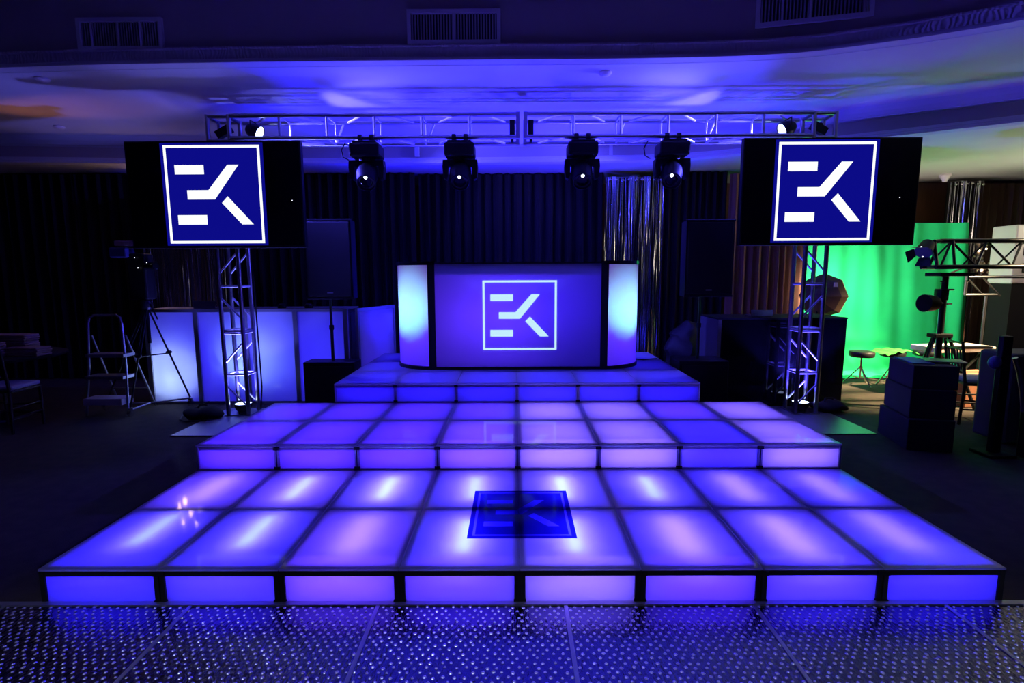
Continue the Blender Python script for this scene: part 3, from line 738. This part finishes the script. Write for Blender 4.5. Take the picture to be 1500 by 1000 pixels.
# ------------------------------------------------------------------ drum stools
def stool(loc, rz, label):
    t = thing('drum_stool', label, 'stool', loc, rz, 'round drum stools')
    MB().lathe([(.15, .43), (.165, .445), (.17, .49), (.16, .51), (.13, .518)], (0, 0, 0), 24).build('seat', 'black', t)
    MB().tube((0, 0, .10), (0, 0, .43), .013, 10).build('post', 'chrome', t)
    MB().lathe([(.022, .25), (.028, .27), (.022, .29)], (0, 0, 0), 12).build('collar', 'chrome', t)
    for k in range(3):
        a = 2*PI*k/3; c, s_ = math.cos(a), math.sin(a)
        MB().tube((.015*c, .015*s_, .27), (.22*c, .22*s_, .015), .009, 8).tube((.015*c, .015*s_, .11), (.12*c, .12*s_, .135), .006, 6).ball((.225*c, .225*s_, .014), .014).build('leg', 'chrome', t)
    return t
st = stool((5.13, 5.25, 0), .6, 'leftmost black round drum stool in front of the green backdrop')
dup(st, (5.62, 5.30, 0), 1.2, 'black drum stool with a lime green cloth thrown over it', 'round drum stools')
dup(st, (6.16, 5.35, 0), .3, 'black drum stool partly hidden behind the lighting stand', 'round drum stools')
def cfn(u, w):
    x, y = (u-.5)*.62, (w-.5)*.36; r = math.hypot(x, y)
    return Vector((x, y, .526-max(0, r-.16)*.25+.01*math.sin(x*40)+.008*math.cos(y*50+x*20)))
o = MB().grid(cfn, 24, 18).build('green_cloth', 'green_lime', None, smooth=True, loc=(5.62, 5.30, 0), rotz=.3); tag(o, 'crumpled lime green cloth draped over the middle drum stool', 'cloth')

# ------------------------------------------------------------------ lighting stand with triangular truss (right)
SY = 3.9
t = thing('lighting_stand', 'black crank lighting stand with tripod legs in front of the green backdrop', 'lighting stand', (5.16, SY, 0))
MB().tube((0, 0, .08), (0, 0, 1.62), .036, 12).build('mast', 'black_metal', t)
MB().tube((-.03, 0, .3), (-.03, 0, 1.45), .012, 8).build('inner_tube', 'alu', t)
MB().box(-.11, .11, -.07, .07, .88, .93, bev=.01).build('collar', 'black_metal', t)
for a in (200, 340, 90):
    c, s_ = math.cos(math.radians(a)), math.sin(math.radians(a))
    MB().tube((.09*c, .09*s_, .90), (.42*c, .42*s_, .02), .02, 8).tube((.03*c, .03*s_, .25), (.28*c, .28*s_, .38), .012, 6).ball((.42*c, .42*s_, .022), .022).build('leg', 'black_metal', t)
MB().box(-.08, .02, -.06, .06, 1.33, 1.47, bev=.015).tube((.03, -.02, 1.46), (.10, -.02, 1.46), .01, 8).tube((.03, -.02, 1.29), (.09, -.02, 1.29), .01, 8).build('winch', 'black_metal', t)
MB().box(-.16, .26, -.12, .12, 1.62, 1.665, bev=.006).build('top_plate', 'black_metal', t)
for kx in (-.1, .2): MB().tube((kx, -.09, 1.56), (kx, -.09, 1.62), .008, 8).ball((kx, -.09, 1.56), .02, (1.6, 1, .5)).build('knob', 'black_metal', t)
t = thing('lighting_truss', 'dark flat lattice truss resting on the crank stand, running off to the right', 'lighting truss', (5.16, SY, 1.70))
for (yy, zz, r) in ((-.11, .03, .026), (.11, .03, .026), (0, .335, .028)):
    MB().tube((-.22 if zz < .1 else -.10, yy, zz), (3.2, yy, zz), r, 10).build('chord', 'black_metal', t)
br = MB()
for i in range(8):
    x = -.16+i*.42
    br.tube((x, -.11, .03), (x+.19, 0, .335), .013, 6).tube((x+.19, 0, .335), (x+.42, -.11, .03), .013, 6).tube((x, .11, .03), (x+.19, 0, .335), .010, 6).tube((x, -.11, .03), (x, .11, .03), .012, 6)
br.tube((-.2, -.11, .03), (-.2, -.03, .33), .02, 8).tube((.03, -.08, .03), (.03, -.02, .335), .016, 8).tube((-.2, -.03, .33), (-.08, 0, .335), .024, 8)
br.build('braces', 'black_metal', t)
# stage light on the truss end
t = thing('stage_light', 'black stage light with barn doors clamped to the left end of the lighting truss', 'stage light', (4.84, SY-.05, 1.93)); t.scale = (.82, .82, .82)
q = Vector((-.55, -.35, -.55)).to_track_quat('Z', 'Y').to_matrix().to_4x4()
MB().lathe([(.05, -.16), (.085, -.14), (.10, -.02), (.11, .05), (.10, .05)], None, 18, mat=q).build('housing', 'black', t)
d = MB()
for k in range(4):
    rz = Matrix.Rotation(k*PI/2, 4, 'Z'); vs = [d.b.verts.new((q @ rz @ Vector(v_))) for v_ in ((-.07, .10, .05), (.07, .10, .05), (.10, .17, .16), (-.10, .17, .16))]; d.b.faces.new(vs)
d.build('barn_doors', 'black', t, solid=(.003, .003, 0))
MB().path([(.02, 0, -.13), (.10, 0, -.20), (.14, 0, -.08), (.12, 0, .05)], .018, 8).build('yoke', 'black_metal', t)
MB().ball((-.12, -.09, .04), .010).ball((-.095, -.10, -.10), .010).build('lamp_glints', 'led', t)
t = thing('par_can', 'black par can hanging on the mast of the crank stand', 'par can', (4.95, SY-.06, 1.30))
q = Vector((-1, -.2, .02)).to_track_quat('Z', 'Y').to_matrix().to_4x4()
MB().lathe([(.05, -.10), (.085, -.08), (.10, -.0), (.105, .08), (.095, .08)], None, 20, mat=q).build('housing', 'black', t)
MB().tube((.02, 0, .0), (.19, .04, .0), .014, 8).build('bracket', 'black_metal', t)
# second smaller truss piece behind
t = thing('lighting_truss', 'short blue-black truss piece on a stand further behind the long one', 'lighting truss', (6.55, 5.0, 1.35))
br = MB()
br.tube((-.2, 0, .25), (.9, 0, .25), .02, 8).tube((-.2, 0, 0), (.25, 0, 0), .02, 8).tube((-.2, 0, 0), (-.2, 0, .3), .02, 8).tube((-.2, 0, .25), (.05, 0, 0), .012, 6).tube((0, 0, .27), (.3, 0, -.02), .014, 6).tube((-.45, 0, .30), (-.15, 0, .42), .012, 6)
br.build('frame', 'black_metal', t)
MB().tube((.1, 0, .0), (.1, 0, -1.35), .018, 8).build('pole', 'black_metal', t)
# hanging crystal sconces glimpsed beyond the truss
for x, z, lab in ((7.72, 2.02, 'bright crystal wall sconce seen between the truss bars'), (7.80, 1.70, 'small crystal wall sconce below the truss, beside the green backdrop')):
    t = thing('wall_sconce', lab, 'wall sconce', (x, 6.4, z), 0, 'crystal wall sconces')
    g = MB()
    for i in range(16): g.ball((random.uniform(-.14, .14), random.uniform(-.03, .03), random.uniform(-.13, .13)), random.uniform(.014, .026), (1, 1, 1.3), 6, 4)
    g.build('crystals', pbr('crystal_drops', (.9, .7, .55), .12, .6), t)
    g = MB().ball((-.05, -.03, 0), .022).ball((.07, -.03, .03), .016); g.build('bulbs', emis('warm_bulb', (1, .75, .5), 4), t)
    MB().box(-.02, .02, .03, .06, -.14, .16).build('bracket', 'alu', t)
t = thing('wall_sconce', 'warm crystal wall sconce behind the left television, mirrored in the lowest stage step', 'wall sconce', (-5.42, 5.66, 2.60), 0, 'crystal wall sconces')
g = MB()
for q_ in ((-.3, .1), (-.05, .12), (.12, -.02), (.22, .16), (.3, -.1), (-.1, -.15), (.02, -.22)): g.ball((q_[0]*.8, 0, q_[1]), random.uniform(.012, .035), (1, .6, 1.3), 8, 6)
g.build('bulbs', emis('amber_bulb', (1, .6, .4), 40), t)
MB().box(-.3, .3, .03, .045, -.28, .25).build('bracket', 'black_metal', t)
# white rack case
t = thing('equipment_case', 'white case with black slots high at the right edge, behind the truss', 'equipment case', (7.52, 5.22, 0))
MB().box(-.33, .45, 0, .4, 1.50, 2.34, bev=.02).build('shell', 'white', t)
g = MB()
for z in (2.12, 1.90, 1.66): g.box(-.20, .4, -.012, 0, z, z+.13, bev=.01)
g.build('slots', 'black', t)
g = MB()
for z in (2.155, 1.935, 1.695): g.box(-.16, .38, -.018, -.011, z+.02, z+.06)
g.build('slot_rails', 'white', t)
MB().box(-.3, .42, .02, .38, .02, 1.50).build('stand', 'drape', t)
# keyboard table
t = thing('keyboard', 'long white keyboard on a folding stand behind the dark cartons', 'keyboard', (6.0, 4.62, 0), .12)
MB().box(-.42, .46, -.12, .30, .60, .67, bev=.008).build('body', 'white', t)
MB().box(-.38, .40, -.125, .02, .655, .675).build('keys', 'black', t)
MB().tube((-.35, -.1, 0.01), (.35, -.05, .60), .016, 8).tube((.35, -.1, 0.01), (-.35, -.05, .60), .016, 8).build('x_stand', 'black_metal', t)

# cartons
def carton(x0, x1, y0, y1, z0, z1, lab, rz=0):
    t = thing('carton', lab, 'carton', ((x0+x1)/2, (y0+y1)/2, z0), rz, 'dark cartons stacked at the right')
    w, d, h = (x1-x0)/2, (y1-y0)/2, z1-z0
    MB().box(-w, w, -d, d, 0, h, bev=.006).build('box', 'carton', t)
    MB().box(-w+.01, w-.01, -.03, .03, h-.002, h+.0012).build('tape', 'black', t)
def carton2(cx, cy, w, d, z0, z1, lab, rz): carton(cx-w/2, cx+w/2, cy-d/2, cy+d/2, z0, z1, lab, rz)
carton2(3.925, 2.58, .38, .60, .001, .30, 'dark carton at the bottom of the stack beside the lighting stand', -.22)
carton2(3.955, 2.60, .37, .56, .302, .575, 'dark carton in the middle of the stack of three', -.25)
carton2(3.975, 2.61, .37, .52, .577, .80, 'topmost dark carton of the stack, lit blue on its left side', -.24)
o = MB().box(-.09, .09, -.20, .20, 0, .010).build('folder', pbr('blue_folder', (.12, .25, .55), .5), None, loc=(3.91, 2.65, .8025), rotz=-.24); tag(o, 'flat blue folder lying on the topmost carton', 'folder')
o = MB().box(-.15, .17, -.11, .11, 0, .012, bev=.003).build('tablet', 'alu', None, loc=(4.12, 2.56, .8135), rotz=-.45); tag(o, 'shiny silver laptop lying closed on the topmost carton', 'laptop')

# ------------------------------------------------------------------ chiavari chairs
def chair(loc, rz, label):
    t = thing('chiavari_chair', label, 'chair', loc, rz, 'dark chiavari chairs')
    for sx in (-1, 1):
        MB().tube((sx*.19, -.19, 0), (sx*.19, -.19, .44), .016, 8).build('leg', 'chairwood', t)
        MB().path([(sx*.18, .21, 0), (sx*.18, .19, .45), (sx*.18, .25, .92)], .016, 8).build('back_post', 'chairwood', t)
    MB().box(-.21, .21, -.21, .20, .44, .465, bev=.01).build('seat', 'chairwood', t)
    MB().box(-.20, .20, -.20, .18, .465, .51, bev=.018).build('cushion', 'cushion', t)
    g = MB()
    for z, y in ((.90, .247), (.83, .238), (.60, .208)): g.tube((-.18, y, z), (.18, y, z), .011, 8)
    for k in range(5): x = -.12+k*.06; g.tube((x, .209, .60), (x, .238, .83), .008, 6)
    g.build('back_spindles', 'chairwood', t)
    g = MB()
    for z in (.14, .24): g.tube((-.19, -.19, z), (.19, -.19, z), .010, 6).tube((-.19, -.19, z+.03), (-.18, .2, z+.03), .010, 6).tube((.19, -.19, z+.03), (.18, .2, z+.03), .010, 6)
    g.build('stretchers', 'chairwood', t)
    return t
ch = chair((5.13, 3.30, 0), math.radians(75), 'dark chiavari chair with pale cushion beside the cartons and lighting stand')
dup(ch, (-5.55, 3.10, 0), math.radians(185), 'dark chiavari chair in front of the linen table at the left edge', 'dark chiavari chairs')
dup(ch, (-6.35, 2.50, 0), math.radians(160), 'dark chiavari chair cut by the left edge of the photo', 'dark chiavari chairs')
o = MB().box(-.28, .28, -.2, .2, .0, .40, bev=.01).build('carton', 'terracotta', None, loc=(5.80, 4.12, 0.001), rotz=.1); tag(o, 'orange-brown carton on the floor behind the right chiavari chair', 'carton')
# round table with linen
t = thing('round_table', 'dark round table at the left edge carrying folded linens', 'table', (-6.2, 3.55, 0))
MB().lathe([(.72, .72), (.75, .73), (.75, .75), (.72, .76)], (0, 0, 0), 40).build('tabletop', 'drape', t)
MB().tube((0, 0, 0.02), (0, 0, .72), .04, 12).build('pedestal', 'black_metal', t)
MB().lathe([(.35, .0), (.34, .02), (.05, .05)], (0, 0, 0), 24).build('base', 'black_metal', t)
for i, (x, y, z, w, d, lab) in enumerate(((-6.10, 3.33, .762, .30, .20, 'lowest stack of folded brown linens on the round table'), (-5.64, 3.50, .762, .20, .2, 'small stack of folded brown linens at the table edge'), (-6.2, 3.64, .762, .5, .2, 'tall pile of folded brown linens at the back of the round table'))):
    h = (.17, .10, .23)[i]; g = MB(); n_ = int(h/.025)
    for k in range(n_): g.box(-w+random.uniform(0, .02), w-random.uniform(0, .02), -d/2, d/2, k*h/n_, (k+1)*h/n_-.002, bev=.008)
    o = g.build('folded_linen', 'linen', None, loc=(x+.0, y, z)); tag(o, lab, 'folded linen', 'folded linens on the round table')

# ------------------------------------------------------------------ step ladder
t = thing('step_ladder', 'aluminium step ladder with a curved top rail beside the camera tripod', 'step ladder', (-4.90, 3.75, 0))
MB().path([(-.27, -.10, 0), (-.25, -.02, .55), (-.235, .02, 1.10), (-.22, .03, 1.17), (-.17, .03, 1.20), (.10, .03, 1.20), (.15, .03, 1.17), (.17, .02, 1.10), (.20, -.02, .55), (.23, -.10, 0)], .014, 8).build('front_rail', 'alu', t)
MB().tube((-.24, .40, 0), (-.23, .05, .95), .012, 8).tube((.22, .40, 0), (.18, .05, .95), .012, 8).tube((-.23, .30, .25), (.21, .30, .25), .01, 8).build('rear_leg', 'alu_dull', t)
for z, y in ((.20, -.10), (.46, -.04), (.72, 0)):
    MB().box(-.25, .21, y-.06, y+.14, z-.02 if z > .3 else z-.06, z+.02, bev=.004).build('step', 'white' if z < .3 else 'alu_dull', t)
# tripod with dolly and camera
t = thing('tripod', 'black camera tripod on a wheeled dolly in front of the glowing bar', 'tripod', (-4.52, 3.88, 0))
top = Vector((.03, 0, 1.32)); feet = [Vector((-.60, .02, .10)), Vector((-.08, -.28, .09)), Vector((.33, .22, .12))]
MB().lathe([(.06, 1.26), (.075, 1.29), (.07, 1.34), (.04, 1.38)], (.03, 0, 0), 16).tube((.03, 0, .85), (.03, 0, 1.3), .02, 10).build('head', 'black_metal', t)
MB().tube((.05, .02, 1.36), (.30, -.22, 1.16), .009, 8).build('pan_handle', 'black', t)
for ft in feet:
    d = (ft-top); m_ = top+d*.5; sd = d.cross(Vector((0, 0, 1))).normalized()*.028
    MB().tube(tuple(top+sd*.8), tuple(m_+sd), .010, 8).tube(tuple(top-sd*.8), tuple(m_-sd), .010, 8).tube(tuple(m_-d*.08), tuple(ft), .011, 8).ball(tuple(m_), .03, (1.2, 1.2, .8)).build('leg', 'black_metal', t)
    MB().tube(tuple(top+d*.52+Vector((0, 0, .01))), (.02, -.02, .70), .008, 6).build('spreader', 'black_metal', t)
for ft in feet:
    MB().tube((ft.x*.02-.03, ft.y*.02, .10), tuple(ft+Vector((0, 0, -.01))), .012, 8).build('dolly_arm', 'alu_dull', t)
    MB().tube((ft.x-.014, ft.y, .045), (ft.x+.014, ft.y, .045), .045, 16).box(ft.x-.02, ft.x+.02, ft.y-.015, ft.y+.015, .05, .11).build('caster', 'chrome', t)
t = thing('video_camera', 'dark video camera with a pale top sitting on the tripod at the left', 'video camera', (-4.55, 3.88, 1.38))
MB().box(-.10, .12, -.05, .12, 0, .55, bev=.02).build('body', 'black', t)
MB().box(-.26, -.06, -.1, .06, .50, .62, bev=.015).build('viewfinder', pbr('navy_plastic', (.03, .03, .12), .5), t)
MB().box(-.22, .02, -.06, .06, .64, .70, bev=.01).build('top_handle', 'linen', t)
MB().tube((.12, -.02, .40), (.26, -.06, .40), .045, 14).build('lens', 'black_gloss', t)
MB().ball((.02, -.07, .50), .004).ball((.05, -.07, .38), .006).ball((.18, -.10, .44), .005).build('indicator_lights', 'led', t)
# sandbags and cables around the left tower, right tower
for s, pts in ((-1, (-3.68, 3.52)), (1, (3.78, 3.75))):
    t = thing('sandbag', 'black sandbag slumped over the '+('left' if s < 0 else 'right')+' tower base plate', 'sandbag', (pts[0], pts[1], .013), 0, 'black sandbags')
    mb = MB().ball((0, 0, .05), .2, (1.15, .75, .35), 20, 12)
    for v_ in mb.b.verts: v_.co.z = max(v_.co.z+.02*math.sin(v_.co.x*20), .001)
    mb.build('bag', 'drape', t)
    MB().path([(-.06, 0, .11), (-.04, 0, .15), (.04, 0, .15), (.06, 0, .11)], .01, 6).build('handle', 'black', t)
o = MB().path([(-3.55, 3.35, .02), (-3.75, 3.30, .02), (-3.9, 3.42, .012), (-4.0, 3.62, .012), (-4.05, 3.95, .012), (-3.98, 4.15, .05)], .008, 6).build('cable', 'black'); tag(o, 'thin black cable on the carpet from the left tower to the bar', 'cable')
o = MB().path([(-3.17, 3.86, .02), (-3.15, 3.88, .3), (-3.16, 3.87, 1.6), (-3.19, 3.86, 2.0)], .009, 6).build('cable', 'black'); tag(o, 'black cable running up the right side of the left tower', 'cable')
# far right dark gear
t = thing('equipment_stand', 'tall dark blue-black post with padded knob at the right edge', 'equipment stand', (4.37, 2.2, 0))
MB().box(-.04, .05, -.03, .03, .02, 1.10, bev=.01).build('post', 'black', t)
MB().ball((-.07, 0, .86), .055, (1, .8, 1.1)).build('knob', pbr('blue_rubber', (.10, .10, .35), .4), t)
MB().box(-.12, .12, -.12, .12, .0, .03, bev=.01).build('base', 'black', t)
t = thing('drum_case', 'dark drum case with a curved shiny rim at the right edge', 'drum case', (4.86, 2.42, 0))
MB().box(-.16, .4, .02, .4, .02, .90, bev=.03).build('case', pbr('grey_case', (.09, .085, .09), .6), t)
MB().path([(-.25, -.08, .88), (-.20, -.08, .76), (-.15, -.08, .58), (-.12, -.08, .42), (-.11, -.08, .30)], .022, 10).build('rim', 'alu', t)
t = thing('flight_case', 'dark flight case standing on the carpet at the lower right edge', 'flight case', (4.75, 1.75, 0))
MB().box(-.22, .5, 0, .4, .01, .42, bev=.01).build('shell', 'black', t)
MB().box(-.225, -.20, -.005, .03, .01, .42).build('edge_profile', 'alu', t)

# ------------------------------------------------------------------ room lights
# unseen blue fill lamps added behind the DJ booth to brighten the ceiling
def wash(loc, tgt, ang, col, e, lab, blend=1):
    t = thing('ceiling_fill_lamp', lab, 'added fill lamp', loc); d = (Vector(tgt)-Vector(loc)).normalized()
    q = d.to_track_quat('Z', 'Y').to_matrix().to_4x4()
    MB().lathe([(.05, -.14), (.08, -.12), (.085, 0), (.075, 0), (.07, -.01)], None, 16, mat=q).build('housing', 'black', t)
    MB().box(-.09, .09, -.09, .09, -loc[2]+.001 if loc[2] < .5 else -.18, -.15 if loc[2] >= .5 else -loc[2]+.02).build('foot', 'black', t)
    spot('ceiling_fill_beam', tuple(d*.01), tuple(d), ang, blend, col, e, .22, t)
wash((-1.2, 5.0, .16), (-1.5, 3.4, 3.62), 100, (.012, .008, 1), 1650, 'unseen blue fill lamp added on the floor behind the left half of the DJ booth')
wash((1.2, 5.0, .16), (1.3, 3.4, 3.62), 100, (.024, .018, 1), 1650, 'unseen blue fill lamp added on the floor behind the right half of the DJ booth')
wash((0, 5.1, .16), (.2, 5.75, 3.27), 66, (.03, .018, 1), 330, 'unseen blue fill lamp added on the floor behind the middle of the DJ booth')
spot('foil_beam', (1.2, 5.2, .5), (1.9, 6.0, 2.4), 60, 1, (.06, .07, 1), 55, .05)  # spot added to tint the centre foil blue
spot('head_beam', (-1.60, 3.22, 3.05), (-1.42, 2.62, 3.62), 170, 1, (.07, .055, 1), 26, .05)
spot('head_beam', (1.70, 3.22, 3.05), (1.55, 2.60, 3.62), 170, 1, (.10, .09, 1), 32, .05)
# unseen warm lamps added beyond the right edge of the frame
spot('warm_fill_lamp', (8.6, 4.3, 1.9), (6.9, 4.7, 3.5), 115, 1, (1, .92, .70), 130, .2)
spot('warm_fill_lamp', (7.7, 3.4, 3.1), (5.35, 4.9, 0), 46, 1, (1, .74, .42), 7500, .1)
spot('warm_fill_lamp', (8.8, 4.0, 2.6), (6.0, 6.2, 1.0), 110, 1, (1, .85, .65), 55, .15)
spot('sconce_lamp', (-8.6, 4.3, 2.3), (-5.3, 3.95, 3.62), 17, 1, (1, .33, .12), 150, .05)
spot('amber_lamp', (-5.2, 5.2, .2), (-5.0, 5.75, 1.3), 60, 1, (1, .5, .2), 30, .03)
spot('foil_beam', (-4.9, 5.0, .2), (-4.9, 5.75, 1.6), 60, 1, (.05, .05, 1), 90, .03)  # blue spot added for the left foil strands
# dim blue fill added above the camera, no fixture there
area('blue_fill', (0, -1.5, 4.8), (0, .25, -1), 3, 1.5, (.035, .015, .95), 4)
for x_ in (-2.0, 0, 2.0): spot('glint_spot', (x_, -2.2, 4.7), (x_, -1.15, 0), 37, 1, (.6, .68, 1), 290, .06)  # unseen spots added so that the floor studs glint

w = bpy.data.worlds.new('World'); SC.world = w; w.use_nodes = True
w.node_tree.nodes['Background'].inputs[0].default_value = (.0003, .0002, .003, 1); w.node_tree.nodes['Background'].inputs[1].default_value = 1

# ------------------------------------------------------------------ camera
cd = bpy.data.cameras.new('Camera'); cam = bpy.data.objects.new('Camera', cd); C.objects.link(cam)
cd.sensor_width = 36; cd.lens = 770/1500*36; cd.clip_start = .05; cd.clip_end = 100
R = Vector((.99998196, .00425906, -.00423569)); U = Vector((.00366237, .12661613, .99194503)); F = Vector((-.00476106, .99194265, -.12659825))
cam.matrix_world = Matrix(((R.x, U.x, -F.x, -.02272), (R.y, U.y, -F.y, -2.48708), (R.z, U.z, -F.z, 1.66421), (0, 0, 0, 1)))
SC.camera = cam
SC.view_settings.view_transform = 'Standard'; SC.view_settings.look = 'None'; SC.view_settings.exposure = 0; SC.view_settings.gamma = 1
SC.view_settings.use_curve_mapping = False
SC.cycles.use_denoising = True
SC.cycles.max_bounces = 8; SC.cycles.diffuse_bounces = 4; SC.cycles.glossy_bounces = 4; SC.cycles.transparent_max_bounces = 8
SC.cycles.sample_clamp_indirect = 4
